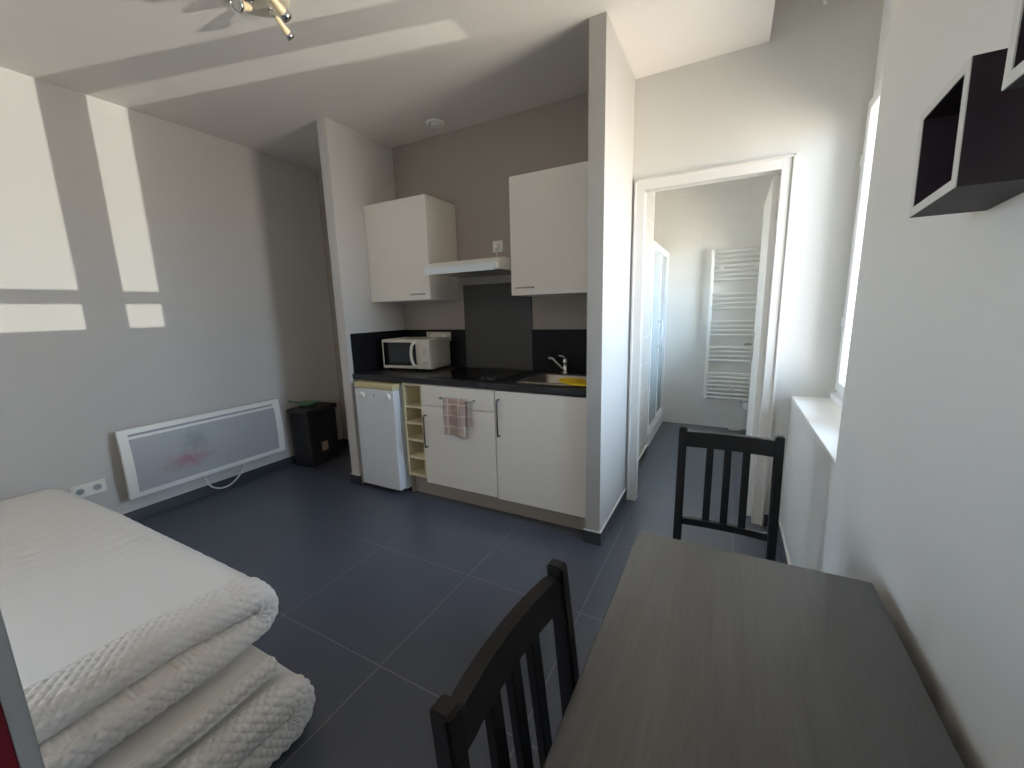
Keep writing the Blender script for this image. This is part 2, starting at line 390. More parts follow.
# window
wn = bpy.data.objects.new('window_1', None); COL.objects.link(wn); wn['kind'] = 'structure'
wn['label'] = 'tall white window with two sashes above the sill on the right'; wn['category'] = 'window'
WZ0, WZ1 = 0.859, 2.303
bm = bmesh.new()
for b in ((YJ, YJ + .05, WZ0, WZ1), (YB - .05, YB, WZ0, WZ1), (YJ + .05, YB - .05, WZ0, WZ0 + .045), (YJ + .05, YB - .05, WZ1 - .045, WZ1)):
    add_box(bm, .542, .60, b[0], b[1], b[2], b[3], bev=.004)
add_box(bm, .515, .60, YJ, YB, ZS, WZ0, bev=.004)
obj('window_frame', bm, M_PVC, wn)
YM = 2.182
for (y0, y1, hs) in ((YJ + .035, YM - .012, 1), (YM + .012, YB - .035, -1)):
    st_in = .052
    bm = bmesh.new()
    z0, z1 = WZ0 + .02, WZ1 - .01
    for b in ((y0, y0 + st_in, z0, z1), (y1 - st_in, y1, z0, z1), (y0 + st_in, y1 - st_in, z0, z0 + .05), (y0 + st_in, y1 - st_in, z1 - .05, z1)):
        add_box(bm, XW, .575, b[0], b[1], b[2], b[3], bev=.005)
    sh = obj('window_sash', bm, M_PVC, wn)
    pn = obj('pane', B((.548, .554, y0 + st_in - .005, y1 - st_in + .005, z0 + .045, z1 - .045)), M_GLASS, sh)
obj('window_mullion', B((.519, .578, YM - .013, YM + .013, WZ0 + .02, WZ1 - .02), bev=.003), M_PVC, wn)
bm = bmesh.new()
for z in (1.22, 2.0):
    add_tube(bm, [(XW - .003, YB - .05, z), (XW - .003, YB - .05, z + .05)], .006, 10)
obj('window_hinge', bm, M_PVC, wn)
bm = bmesh.new()
add_box(bm, XW - .012, XW, YM - .075, YM - .045, 1.5, 1.57, bev=.003)
add_tube(bm, [(XW - .01, YM - .06, 1.54), (XW - .045, YM - .06, 1.54), (XW - .05, YM - .06, 1.53), (XW - .05, YM - .06, 1.43)], .008, 10)
obj('window_handle', bm, M_PVC, wn)
w3 = bpy.data.objects.new('fill_window', None); COL.objects.link(w3); w3['kind'] = 'structure'
w3['label'] = 'wide white fill window, added unseen in the left wall behind the viewpoint'; w3['category'] = 'window'
bm = bmesh.new()
ym = (Y30 + Y31) / 2
for b in ((Y30, Y30 + .06, Z30, Z31), (Y31 - .06, Y31, Z30, Z31), (Y30 + .06, Y31 - .06, Z30, Z30 + .07), (Y30 + .06, Y31 - .06, Z31 - .07, Z31), (ym - .05, ym + .05, Z30 + .07, Z31 - .07)):
    add_box(bm, XL - .09, XL - .03, *b, bev=.004)
obj('window_frame', bm, M_PVC, w3)
for (a, b) in ((Y30 + .055, ym - .045), (ym + .045, Y31 - .055)):
    obj('pane', B((XL - .063, XL - .057, a, b, Z30 + .065, Z31 - .065)), M_GLASS, w3)
# guard rail across the window, outside
bm = bmesh.new()
add_tube(bm, [(.78, YJ - .1, 1.035), (.78, YB + .1, 1.037)], .027, 12)
for y in (YJ - .06, YB + .06): add_tube(bm, [(XO, y, 1.035), (.78, y, 1.035)], .012, 8)
o = obj('trim_guard_rail', bm, M_PVC); o['kind'] = 'structure'

struct('glint_blocker', B((1.55, 1.75, 2.668, 3.1, -.08, 2.6)), M_EXT)  # unseen block added outside to trim the edge of the reflected sun beam

# ------------------------------------------------------------------ bathroom
struct('wall_bathroom_back', B((-1.6, XO, YBB, YBB + .1, 0, ZH)), M_BTILE)
struct('wall_bathroom_left', B((-1.6, -1.5, YB + WT, YBB, 0, ZH), (-1.5, -.645, 3.78, 3.93, 0, ZH), (-.72, -.62, YB + WT, 3.78, 0, ZH)), M_BTILEY)
struct('wall_bathroom_right', B((XR, XO, YB + WT, 3.75, 0, ZH), (XR, XO, 4.6, YBB, 0, ZH), (XR, XO, 3.75, 4.6, 0, 1.2), (XR, XO, 3.75, 4.6, 2.1, ZH)), M_BTILEY)
struct('ceiling_bathroom', B((-1.5, XR, YB + WT, YBB, ZC, ZH)), M_CEIL)
skirt('baseboard_bathroom', (-.62, -.609, YB + WT, 3.78))
bw = bpy.data.objects.new('window_2', None); COL.objects.link(bw); bw['kind'] = 'structure'
bw['label'] = 'small bathroom window hidden behind the open door'; bw['category'] = 'window'
bm = bmesh.new()
for b in ((3.75, 3.81, 1.2, 2.1), (4.54, 4.6, 1.2, 2.1), (3.81, 4.54, 1.2, 1.26), (3.81, 4.54, 2.04, 2.1)):
    add_box(bm, .54, .60, *b, bev=.004)
obj('window_frame', bm, M_PVC, bw)
obj('pane', B((.567, .573, 3.8, 4.55, 1.25, 2.05)), M_GLASS, bw)

t = thing('shower_enclosure', 'white framed shower enclosure with frosted glass left of the towel radiator', 'shower', (-1.05, 4.45, 0))
bm = bmesh.new(); add_box(bm, -1.5, -.63, 3.935, 4.955, 0.0, .13, bev=.012, seg=3)
obj('shower_tray', bm, M_PVC, t)
xf = -.66
bm = bmesh.new()
for b in ((3.935, 3.985, .13, 1.93), (4.905, 4.955, .13, 1.93), (3.985, 4.905, .13, .18), (3.985, 4.905, 1.87, 1.93)):
    add_box(bm, xf - .02, xf + .02, *b, bev=.004)
fr_ = obj('shower_frame', bm, M_PVC, t)
for (y0, y1, dx) in ((3.985, 4.47, .006), (4.42, 4.905, -.008)):
    bm = B((xf + dx - .003, xf + dx + .003, y0, y1, .18, 1.87))
    g = obj('glass_panel', bm, M_SHOWERGLASS, t)
    ye = y1 if dx > 0 else y0
    obj('panel_stile', B((xf + dx - .009, xf + dx + .009, ye - .015, ye + .015, .18, 1.87), bev=.003), M_PVC, g)
bm = bmesh.new()
add_tube(bm, [(xf + .015, 4.40, .95), (xf + .05, 4.40, .95), (xf + .05, 4.40, 1.2), (xf + .015, 4.40, 1.2)], .008, 10)
obj('shower_handle', bm, M_PVC, t)

t = thing('towel_radiator', 'white ladder towel radiator on the tiled bathroom wall', 'radiator', (0.05, 4.9, 0.34))
bm = bmesh.new(); add_box(bm, -.215, -.18, 4.865, 4.9, .33, 1.91, bev=.008); obj('rail', bm, M_WHITE, t)
bm = bmesh.new(); add_box(bm, .27, .305, 4.865, 4.9, .33, 1.91, bev=.008); obj('rail', bm, M_WHITE, t)
for z in (1.892, 1.845, 1.797, 1.75, 1.702, 1.655, 1.607, 1.459, 1.41, 1.364, 1.315, 1.175, 1.128, 1.082, 1.034, .902, .857, .81, .763, .623, .578, .533, .488, .444, .399, .355):
    bm = bmesh.new(); add_tube(bm, [(-.182, 4.873, z), (.272, 4.873, z)], .0125, 10); obj('bar', bm, M_WHITE, t)
for (x, z) in ((-.11, 1.727), (.2, 1.727), (.06, .465)):
    bm = bmesh.new(); add_tube(bm, [(x, 4.858, z), (x, 4.96, z)], .02, 12); obj('wall_bracket', bm, M_WHITE, t)
bm = bmesh.new(); add_box(bm, .17, .25, 4.85, 4.91, .24, .32, bev=.008); obj('thermostat', bm, M_WHITE, t)
bm = bmesh.new()
add_tube(bm, smooth_pts([(.2, 4.9, .24), (.2, 4.91, .12), (.19, 4.9, .03), (.14, 4.87, .012), (.08, 4.86, .012), (.06, 4.89, .012), (.1, 4.92, .012), (.16, 4.91, .012)]), .007, 8)
obj('power_cord', bm, M_CABLE, t)

# ------------------------------------------------------------------ kitchen
YF = 2.165
# worktop with a cut-out for the sink
SX0, SX1, SY0, SY1 = -1.13, -.76, 2.275, 2.585
KX0, KX1, KY0, KY1 = PL1 + .001, PR0 - .001, 2.146, YB - .001
bm = bmesh.new()
add_box(bm, KX0, SX0, KY0, KY1, .862, .9); add_box(bm, SX1, KX1, KY0, KY1, .862, .9)
add_box(bm, SX0, SX1, KY0, SY0, .862, .9); add_box(bm, SX0, SX1, SY1, KY1, .862, .9)
tag(obj('worktop', bm, M_COUNTER), 'black speckled kitchen worktop running wall to wall', 'worktop')

bm = bmesh.new()
add_box(bm, PL1 + .001, -1.902, YB - .013, YB - .001, .9005, 1.205, bev=.001)
add_box(bm, PL1 + .001, PL1 + .012, 2.16, YB - .013, .9005, 1.205, bev=.001)
tag(obj('splashback', bm, M_SPLASH), 'black splashback behind the microwave, wrapping onto the left partition', 'splashback')
tag(obj('splashback', B((-1.297, PR0 - .001, YB - .013, YB - .001, .9005, 1.205), bev=.001), M_SPLASH), 'black splashback strip behind the sink tap', 'splashback')
tag(obj('splash_plate', B((-1.9, -1.299, YB - .012, YB - .001, .9005, 1.5545), bev=.001), M_GPANEL), 'tall grey metal panel on the wall behind the hob', 'panel')

def bar_handle(bm, a, b, out, r=.0055):
    """bar from a to b standing off its door by the vector out (towards the room)"""
    a, b, o_ = Vector(a), Vector(b), Vector(out)
    add_tube(bm, [a, a + o_ * .8, a + o_ + (b - a).normalized() * .006, b + o_ - (b - a).normalized() * .006, b + o_ * .8, b], r, 10)

def carcass(x0, x1, y0, y1, z0, z1, top=True, tk=.016):
    bm = bmesh.new()
    add_box(bm, x0, x0 + tk, y0, y1, z0, z1); add_box(bm, x1 - tk, x1, y0, y1, z0, z1)
    add_box(bm, x0 + tk, x1 - tk, y0, y1, z0, z0 + tk); add_box(bm, x0 + tk, x1 - tk, y1 - .008, y1, z0 + tk, z1)
    if top: add_box(bm, x0 + tk, x1 - tk, y0, y1 - .008, z1 - tk, z1)
    return bm

# base units
t = thing('base_cabinet', 'white base cabinet with one drawer, towel hanging on its drawer bar', 'cabinet', (-1.585, 2.46, 0))
obj('carcass', carcass(-1.876, -1.284, YF + .001, YB - .02, .128, .858), M_CAB, t)
d = obj('drawer', B((-1.874, -1.286, YF - .018, YF, .712, .854), bev=.0015), M_CAB, t)
bm = bmesh.new(); bar_handle(bm, (-1.70, YF - .018, .778), (-1.435, YF - .018, .778), (0, -.035, 0), .006)
obj('drawer_handle', bm, M_STEEL, d)
d = obj('door', B((-1.874, -1.286, YF - .018, YF, .135, .708), bev=.0015), M_CAB, t)
bm = bmesh.new(); bar_handle(bm, (-1.846, YF - .018, .64), (-1.846, YF - .018, .41), (0, -.03, 0))
obj('door_handle', bm, M_DARKMETAL, d)
t = thing('base_cabinet', 'white base cabinet with one tall door under the sink', 'cabinet', (-.98, 2.46, 0))
obj('carcass', carcass(-1.280, -.676, YF + .001, YB - .02, .124, .858, top=False), M_CAB, t)
d = obj('door', B((-1.278, -.678, YF - .018, YF, .128, .854), bev=.0015), M_CAB, t)
bm = bmesh.new(); bar_handle(bm, (-1.25, YF - .018, .80), (-1.25, YF - .018, .565), (0, -.03, 0))
obj('door_handle', bm, M_DARKMETAL, d)
tag(obj('kickboard', B((-2.055, -.676, 2.222, 2.238, 0, .122), bev=.001), M_PLINTH), 'grey kickboard along the floor under the base cabinets', 'kickboard')

# bottle rack
t = thing('bottle_rack', 'narrow cream open bottle rack with five compartments beside the fridge', 'rack', (-1.965, 2.4, .15))
x0, x1 = -2.052, -1.880
bm = bmesh.new(); add_box(bm, x0, x0 + .016, YF - .012, 2.6, .16, .857, bev=.001); obj('side_panel', bm, M_CREAM, t)
bm = bmesh.new(); add_box(bm, x1 - .012, x1, YF - .012, 2.6, .16, .857, bev=.001); obj('side_panel', bm, M_CREAM, t)
for z in (.16, .297, .43, .556, .678, .841):
    obj('shelf', B((x0 + .016, x1 - .012, YF - .010, 2.59, z, z + .016), bev=.001), M_CREAM, t)
obj('back_panel', B((x0 + .016, x1 - .012, 2.59, 2.6, .16, .857)), M_CREAM, t)
tag(obj('support_panel', B((-2.076, -2.053, 2.2, 2.7, .0, .858), bev=.001), M_PLINTH), 'narrow grey upright panel between fridge and bottle rack', 'panel')

# fridge
t = thing('fridge', 'small white undercounter fridge with yellowed top trim', 'fridge', (-2.3, 2.45, 0))
obj('body', B((-2.482, -2.09, 2.17, 2.70, .03, .845), bev=.006), M_FRIDGESIDE, t)
bm = bmesh.new(); add_box(bm, -2.482, -2.09, 2.095, 2.165, .042, .806, bev=.008, seg=3)
d = obj('door', bm, M_FRIDGE, t)
bm = bmesh.new(); add_box(bm, -2.484, -2.088, 2.093, 2.168, .807, .850, bev=.007, seg=3)
obj('top_trim', bm, M_YELLOWED, d, label='yellowed plastic top trim')
for z in ((.0),):
    for x in (-2.45, -2.12):
        for y in (2.22, 2.66):
            bm = bmesh.new(); add_tube(bm, [(x, y, 0), (x, y, .031)], .018, 12); obj('foot', bm, M_BLACKPLASTIC, t)
bm = bmesh.new(); add_box(bm, -2.29, -2.272, 2.0935, 2.097, .752, .768, bev=.001); obj('badge', bm, M_STEEL, d)
for x, z in ((-2.402, .757), (-2.142, .757)):
    bm = bmesh.new(); add_lathe(bm, [(0, .012), (.014, .011), (.022, .007), (.024, 0), (0, 0)], track((x, 2.0945, z), (x, 1, z)), 24)
    q = obj('fridge_magnet', bm, M_WHITE)
    tag(q, 'round white magnet on the fridge door, ' + ('left' if x < -2.3 else 'right') + ' one of two', 'magnet', 'round fridge magnets')

# wall cabinets
def wall_cab(x0, x1, label, hx0, hx1, hz):
    t = thing('wall_cabinet', label, 'cabinet', ((x0 + x1) / 2, 2.6, 1.4425))
    obj('carcass', carcass(x0, x1, 2.42, YB - .001, 1.4425, 2.1685), M_CAB, t)
    d = obj('door', B((x0 + .001, x1 - .001, 2.4005, 2.419, 1.4425, 2.1685), bev=.0015), M_CAB, t)
    bm = bmesh.new(); bar_handle(bm, (hx0, 2.4005, hz), (hx1, 2.4005, hz), (0, -.026, 0), .005)
    obj('door_handle', bm, M_STEEL, d)
wall_cab(PL1 + .001, -1.947, 'white wall cabinet left of the cooker hood, above the microwave', -2.115, -2.0, 1.485)
wall_cab(-1.276, PR0 - .001, 'white wall cabinet right of the cooker hood, above the sink', -1.235, -1.115, 1.49)

# cooker hood
t = thing('cooker_hood', 'slim white cooker hood between the two wall cabinets', 'cooker hood', (-1.6, 2.5, 1.6))
bm = bmesh.new()
add_prism(bm, [(2.28, 1.612), (2.272, 1.648), (2.31, 1.674), (2.36, 1.69), (YB - .002, 1.69), (YB - .002, 1.612)], 'x', -1.885, -1.297)
obj('housing', bm, M_WHITE, t)
bm = bmesh.new(); add_prism(bm, [(2.274, 1.604), (2.268, 1.645), (2.271, 1.648), (2.279, 1.612), (2.283, 1.612), (2.283, 1.604)], 'x', -1.887, -1.325)
obj('front_strip', bm, M_FRIDGESIDE, t)
obj('grease_filter', B((-1.85, -1.33, 2.31, 2.70, 1.6065, 1.6115), bev=.001), M_STEEL, t)
for k in range(4):
    x = -1.50 + .035 * k
    bm = bmesh.new(); add_box(bm, x, x + .018, 2.266, 2.276, 1.624, 1.632, bev=.001); obj('switch', bm, M_FRIDGE, t)

# hob
t = thing('hob', 'black glass hob set in the worktop', 'hob', (-1.58, 2.45, .9))
obj('glass', B((-1.86, -1.30, 2.2, 2.7, .9003, .9065), bev=.0015), M_BLACKGLASS, t)
m_ring = mat('hob_ring_print', srgb(46, 46, 48), 0.2, noise_amt=.05)
for (x, y, r) in ((-1.72, 2.33, .09), (-1.72, 2.57, .075), (-1.5, 2.57, .09)):
    bm = bmesh.new(); add_tube(bm, [(x + r * math.cos(2 * PI * k / 40), y + r * math.sin(2 * PI * k / 40), .9066) for k in range(40)], .0012, 6, closed=True); obj('cooking_zone', bm, m_ring, t)
for (x, y) in ((-1.36, 2.235), (-1.36, 2.30), (-1.415, 2.235), (-1.415, 2.30)):
    bm = bmesh.new(); add_lathe(bm, [(.019, 0), (.019, .004), (.016, .015), (.013, .017), (0, .017)], Matrix.Translation((x, y, .9066)), 20); obj('knob', bm, M_BLACKPLASTIC, t)

# sink
t = thing('sink', 'stainless steel inset sink at the right end of the worktop', 'sink', (-.95, 2.43, .9))
bm = bmesh.new()
def rrect(x0, x1, y0, y1, r, z, n=6):
    pts = []
    for (cx, cy, a) in ((x1 - r, y1 - r, 0), (x0 + r, y1 - r, PI / 2), (x0 + r, y0 + r, PI), (x1 - r, y0 + r, 1.5 * PI)):
        for k in range(n + 1):
            q = a + PI / 2 * k / n
            pts.append((cx + r * math.cos(q), cy + r * math.sin(q), z))
    return pts
loops = [rrect(-1.175, -.715, 2.235, 2.635, .03, .9005), rrect(-1.172, -.718, 2.238, 2.632, .03, .906), rrect(-1.14, -.75, 2.265, 2.595, .05, .9062), rrect(-1.125, -.765, 2.28, 2.58, .05, .901),
         rrect(-1.12, -.77, 2.285, 2.575, .05, .80), rrect(-1.09, -.80, 2.315, 2.545, .05, .765)]
vl = [[bm.verts.new(p) for p in l] for l in loops]
for a, b in zip(vl, vl[1:]):
    for k in range(len(a)):
        f = bm.faces.new((a[k], a[(k + 1) % len(a)], b[(k + 1) % len(a)], b[k])); f.smooth = True
bm.faces.new(vl[-1])
obj('basin', bm, M_STEEL, t)
bm = bmesh.new(); add_lathe(bm, [(.035, 0), (.033, .003), (.02, .001), (0, .001)], Matrix.Translation((-.945, 2.43, .7655)), 24); obj('drain', bm, M_CHROME, t)
# tap
t = thing('tap', 'chrome mixer tap behind the sink', 'tap', (-1.01, 2.69, .9))
bm = bmesh.new()
add_lathe(bm, [(.028, 0), (.028, .008), (.02, .012), (.018, .06), (.021, .075), (.021, .098), (.012, .106), (0, .106)], Matrix.Translation((-1.012, 2.69, .9002)), 24)
obj('body', bm, M_CHROME, t)
bm = bmesh.new(); add_tube(bm, [(-1.014, 2.682, .915), (-1.04, 2.672, .945), (-1.075, 2.662, .985), (-1.098, 2.655, 1.008), (-1.112, 2.65, 1.008)], .0105, 12); add_lathe(bm, [(0, -.012), (.014, -.01), (.015, .008), (.01, .016), (0, .016)], Matrix.Translation((-1.114, 2.65, 1.004)), 16)
obj('spout', bm, M_CHROME, t)
bm = bmesh.new(); add_tube(bm, [(-1.012, 2.69, 1.003), (-1.025, 2.685, 1.018), (-1.055, 2.67, 1.026)], .006, 10, radii=[.009, .006, .008])
obj('lever', bm, M_CHROME, t)

# yellow cloth draped over the front rim of the sink
bm = bmesh.new()
nx, ny = 26, 16
g = []
c0 = [(-.895, 2.50), (-.70, 2.42), (-.72, 2.185), (-.86, 2.27)]
for i in range(nx + 1):
    row = []
    for j in range(ny + 1):
        u, v = i / nx, j / ny
        # leaf-like outline
        x = -.915 + .23 * u
        cy = 2.345 - .09 * u + .02 * math.sin(3 * u)
        w = .005 + .095 * math.sin(PI * min(1, .08 + u * .86)) ** .7
        y = cy + (v - .5) * 2 * w
        z = .9095 + .006 * noise.noise(Vector((x * 30, y * 30, 0))) + .008 * (1 - (2 * v - 1) ** 2) + .004
        row.append(bm.verts.new((x, y, z)))
    g.append(row)
for i in range(nx):
    for j in range(ny):
        f = bm.faces.new((g[i][j], g[i + 1][j], g[i + 1][j + 1], g[i][j + 1])); f.smooth = True
o = obj('cleaning_cloth', bm, M_YCLOTH); tag(o, 'yellow cleaning cloth lying on the front of the sink', 'cloth')
md = o.modifiers.new('thick', 'SOLIDIFY'); md.thickness = .004

# microwave
t = thing('microwave', 'cream microwave with a dark window on the worktop', 'microwave', (-2.247, 2.555, .9))
def mo(name, bm, m, parent=None, **k):
    o = obj(name, bm, m, None, **k); o.parent = parent or t; return o
w2, dp, h0, h1 = .225, .15, .014, .247
mo('body', B((-w2, w2, -dp + .02, dp, h0, h1), bev=.006), M_APPL)
for (x, y) in ((-.19, -.1), (.19, -.1), (-.19, .12), (.19, .12)):
    bm = bmesh.new(); add_tube(bm, [(x, y, .0), (x, y, .015)], .013, 10); mo('foot', bm, M_BLACKPLASTIC)
dd = mo('door', B((-w2 + .001, .112, -dp - .004, -dp + .019, h0 + .004, h1 - .002), bev=.006), M_APPL)
mo('window', B((-.208, .098, -dp - .0065, -dp - .003, h0 + .028, h1 - .022), bev=.001), M_BLACKGLASS, dd)
mo('window_mesh', B((-.15, .05, -dp - .0072, -dp - .006, h0 + .055, h1 - .05), bev=.0003), M_SMOKED, dd)
bm = bmesh.new()
add_tube(bm, smooth_pts([(.098, -dp - .004, .225), (.088, -dp - .03, .21), (.08, -dp - .038, .17), (.078, -dp - .039, .13), (.082, -dp - .037, .09), (.092, -dp - .028, .05), (.102, -dp - .004, .036)], 4), .011, 12)
mo('door_handle', bm, M_APPL, dd)
pp = mo('control_panel', B((.116, w2 - .001, -dp - .004, -dp + .019, h0 + .004, h1 - .002), bev=.005), M_APPL)
for z in (.165, .085):
    bm = bmesh.new(); add_lathe(bm, [(.022, 0), (.022, .003), (.016, .006), (.014, .02), (0, .021)], Matrix.Translation((.17, -dp - .0045, z)) @ Matrix.Rotation(PI / 2, 4, 'X'), 24)
    add_box(bm, .167, .173, -dp - .028, -dp - .02, z - .014, z + .014, bev=.001)
    mo('knob', bm, M_APPL, pp)
mo('side_panel', B((w2 - .002, w2 + .002, -.07, .11, .06, .2), bev=.002), M_APPL)
t.rotation_euler = (0, 0, math.radians(6))

# socket strip behind the microwave, plug by the hood
t = thing('socket_strip', 'cream double socket on the black splashback behind the microwave', 'socket', (-2.165, 2.745, 1.15))
obj('plate', B((-2.29, -2.04, YB - .026, YB - .014, 1.11, 1.186), bev=.003), M_APPL, t)
for x in (-2.225, -2.105):
    bm = bmesh.new(); add_lathe(bm, [(.023, .0), (.023, .003), (.019, .003), (.018, .0012), (0, .0012)], track((x, YB - .0262, 1.148), (x, 0, 1.148)), 24); obj('outlet', bm, M_PVC, t)
t = thing('wall_socket', 'white wall socket with a plug above the cooker hood', 'socket', (-1.572, 2.755, 1.82))
obj('plate', B((-1.614, -1.53, YB - .011, YB - .001, 1.782, 1.864), bev=.003), M_WHITE, t)
bm = bmesh.new(); add_lathe(bm, [(.021, 0), (.021, .02), (.014, .032), (0, .033)], track((-1.572, YB - .012, 1.822), (-1.572, 0, 1.822)), 20); obj('plug', bm, M_WHITE, t)
bm = bmesh.new(); add_tube(bm, [(-1.572, YB - .03, 1.81), (-1.568, YB - .03, 1.78), (-1.575, YB - .02, 1.74), (-1.585, YB - .02, 1.695)], .0035, 8); obj('cord', bm, M_CABLE, t)

# towel over the drawer bar
bm = bmesh.new()
nu, nv = 22, 46
yb_ = YF - .018 - .035; zb = .778
rows = []
for j in range(nv + 1):
    s = j / nv
    row = []
    for i in range(nu + 1):
        u = i / nu
        x = -1.648 + .165 * u
        # path: back leg up, over bar, front leg down
        Lb, Lf, r = .17, .235, .0085
        d = s * (Lb + PI * r + Lf)
        if d < Lb: y, z = yb_ + r, zb - (Lb - d)
        elif d < Lb + PI * r:
            a = (d - Lb) / r; y, z = yb_ + r * math.cos(a), zb + r * math.sin(a)
        else:
            q = d - Lb - PI * r; y, z = yb_ - r, zb - q
        hang = max(0, zb - z)
        y += (-.006 * math.sin(u * 9 + 1) * min(1, hang / .06)) * (1 if y < yb_ else .3) - (.004 * min(1, hang / .05) if y < yb_ else 0)
        x += .006 * math.sin(hang * 26) * (u - .5) + (.022 * hang / .17 if y > yb_ else 0) + (.012 if y > yb_ else 0)
        z -= (.012 * u if y < yb_ else 0) * min(1, hang / .1)
        row.append(bm.verts.new((x, y, z)))
    rows.append(row)
for j in range(nv):
    for i in range(nu):
        f = bm.faces.new((rows[j][i], rows[j][i + 1], rows[j + 1][i + 1], rows[j + 1][i])); f.smooth = True
o = obj('tea_towel', bm, M_TOWEL); tag(o, 'pinkish beige tea towel hanging over the drawer bar', 'towel')
md = o.modifiers.new('thick', 'SOLIDIFY'); md.thickness = .003; md.offset = 1

# ceiling vent
t = thing('ceiling_vent', 'round white air vent in the ceiling above the kitchen', 'vent', (-1.962, 2.588, ZC))
bm = bmesh.new(); add_lathe(bm, [(.0, .0), (.066, 0), (.066, -.004), (.06, -.012), (.046, -.014), (.044, -.006)], Matrix.Translation((-1.962, 2.588, ZC - .0005)), 40); obj('rim', bm, M_WHITE, t)
bm = bmesh.new(); add_lathe(bm, [(0, -.006), (.034, -.006), (.036, -.012), (.03, -.019), (0, -.021)], Matrix.Translation((-1.962, 2.588, ZC - .001)), 40); obj('disc', bm, M_WHITE, t)

# ------------------------------------------------------------------ left wall: heater, sockets, bin
t = thing('wall_heater', 'wide white wall heater with a stained grey mesh face, low on the left wall', 'heater', (XL, 1.54, .2))
hy0, hy1 = 1.005, 2.072
def hprof(k, inset=0):
    # curved front from bottom to top (x offset from wall, z)
    z = .185 + (.645 - .185) * k
    x = XL + .07 + .045 * math.sin(PI * min(1, (1 - k) * .62 + .12)) 
    return x, z
def curved(bm, y0, y1, k0, k1, th, dx=0, n=14):
    pts = [hprof(k0 + (k1 - k0) * i / n) for i in range(n + 1)]
    poly = [(p[0] + dx, p[1]) for p in pts] + [(p[0] + dx - th, p[1]) for p in reversed(pts)]
    A = [bm.verts.new((p[0], y0, p[1])) for p in poly]; Bv = [bm.verts.new((p[0], y1, p[1])) for p in poly]
    m = len(poly)
    for i in range(n):   # end caps as quads
        bm.faces.new((A[i], A[i + 1], A[m - 2 - i], A[m - 1 - i])); bm.faces.new((Bv[i], Bv[m - 1 - i], Bv[m - 2 - i], Bv[i + 1]))
    for i in range(m): bm.faces.new((A[i], Bv[i], Bv[(i + 1) % m], A[(i + 1) % m]))
bm = bmesh.new()
curved(bm, hy0, hy0 + .05, 0, 1, .03); curved(bm, hy1 - .05, hy1, 0, 1, .03)
curved(bm, hy0 + .05, hy1 - .05, 0, .07, .03); curved(bm, hy0 + .05, hy1 - .05, .93, 1, .03); curved(bm, hy0 + .05, hy1 - .05, .86, .895, .02)
obj('frame', bm, M_WHITE, t)
bm = bmesh.new(); curved(bm, hy0 + .05, hy1 - .05, .07, .86, .012, -.006); obj('mesh_panel', bm, M_HMESH, t, label='grey mesh panel with a reddish stain')
bm = bmesh.new(); curved(bm, hy0 + .05, hy1 - .05, .895, .93, .01, -.014); obj('vent_slot', bm, M_ALU, t)
obj('back_box', B((XL + .012, XL + .055, hy0 + .035, hy1 - .035, .21, .625), bev=.004), M_DARKMETAL, t)
bm = bmesh.new()
add_tube(bm, smooth_pts([(XL + .06, 1.455, .2), (XL + .062, 1.46, .13), (XL + .065, 1.49, .07), (XL + .068, 1.55, .035), (XL + .068, 1.62, .04), (XL + .064, 1.69, .085), (XL + .06, 1.735, .14), (XL + .055, 1.745, .21)]), .006, 8)
obj('power_cord', bm, M_CABLE, t)

t = thing('double_socket', 'white double power socket low on the left wall behind the bed', 'socket', (XL, .85, .3))
obj('plate', B((XL + .0005, XL + .011, .768, .932, .266, .347), bev=.003), M_WHITE, t)
for y in (.81, .89):
    bm = bmesh.new(); add_lathe(bm, [(.026, .0), (.026, .003), (.022, .003), (.02, .0012), (0, .0012)], track((XL + .011, y, .3065), (5, y, .3065)), 28); q = obj('outlet', bm, M_WHITE, t)
    bm = bmesh.new(); add_tube(bm, [(XL + .0122, y - .0, .3065), (XL + .0128, y, .3065)], .0185, 20); obj('well', bm, M_ALU, q)

t = thing('waste_bin', 'black lidded waste bin in the dark nook beside the heater', 'bin', (-3.222, 2.19, 0))
bx0, bx1, by0, by1 = -3.45, -3.222, 2.19, 2.52
bcx, bcy = (bx0 + bx1) / 2, (by0 + by1) / 2
bm = bmesh.new()
add_box(bm, bx0, bx1, by0, by1, .0, .485, bev=.02, seg=3)
for v in bm.verts:
    k = 1 + .035 * (v.co.z - .2) / .485
    v.co.x = bcx + (v.co.x - bcx) * k; v.co.y = bcy + (v.co.y - bcy) * k
obj('body', bm, M_BIN, t)
bm = bmesh.new(); add_box(bm, bx0 - .012, bx1 + .012, by0 - .012, by1 + .012, .486, .53, bev=.014, seg=3); obj('lid', bm, M_BIN, t)
bm = bmesh.new(); add_box(bm, bx1 - .001, bx1 + .0025, 2.31, 2.38, .12, .205); obj('sticker', bm, M_STICKER, t)
t.rotation_euler = (0, 0, math.radians(7))
t = thing('pan', 'pale green handled pan on the lid of the black bin', 'pan', (-3.375, 2.31, .5305))
PX, PY, PZ = -3.365, 2.315, .5305
bm = bmesh.new(); add_lathe(bm, [(0, 0), (.045, 0), (.06, .008), (.078, .034), (.084, .036), (.084, .04), (.075, .039), (.056, .012), (0, .005)], Matrix.Translation((PX, PY, PZ)), 36)
obj('bowl', bm, M_GREEN, t)
bm = bmesh.new(); add_tube(bm, [(PX - .06, PY - .052, PZ + .037), (PX - .078, PY - .085, PZ + .048), (PX - .095, PY - .13, PZ + .066)], .009, 10, radii=[.011, .008, .011]); obj('handle', bm, M_GREEN, t)

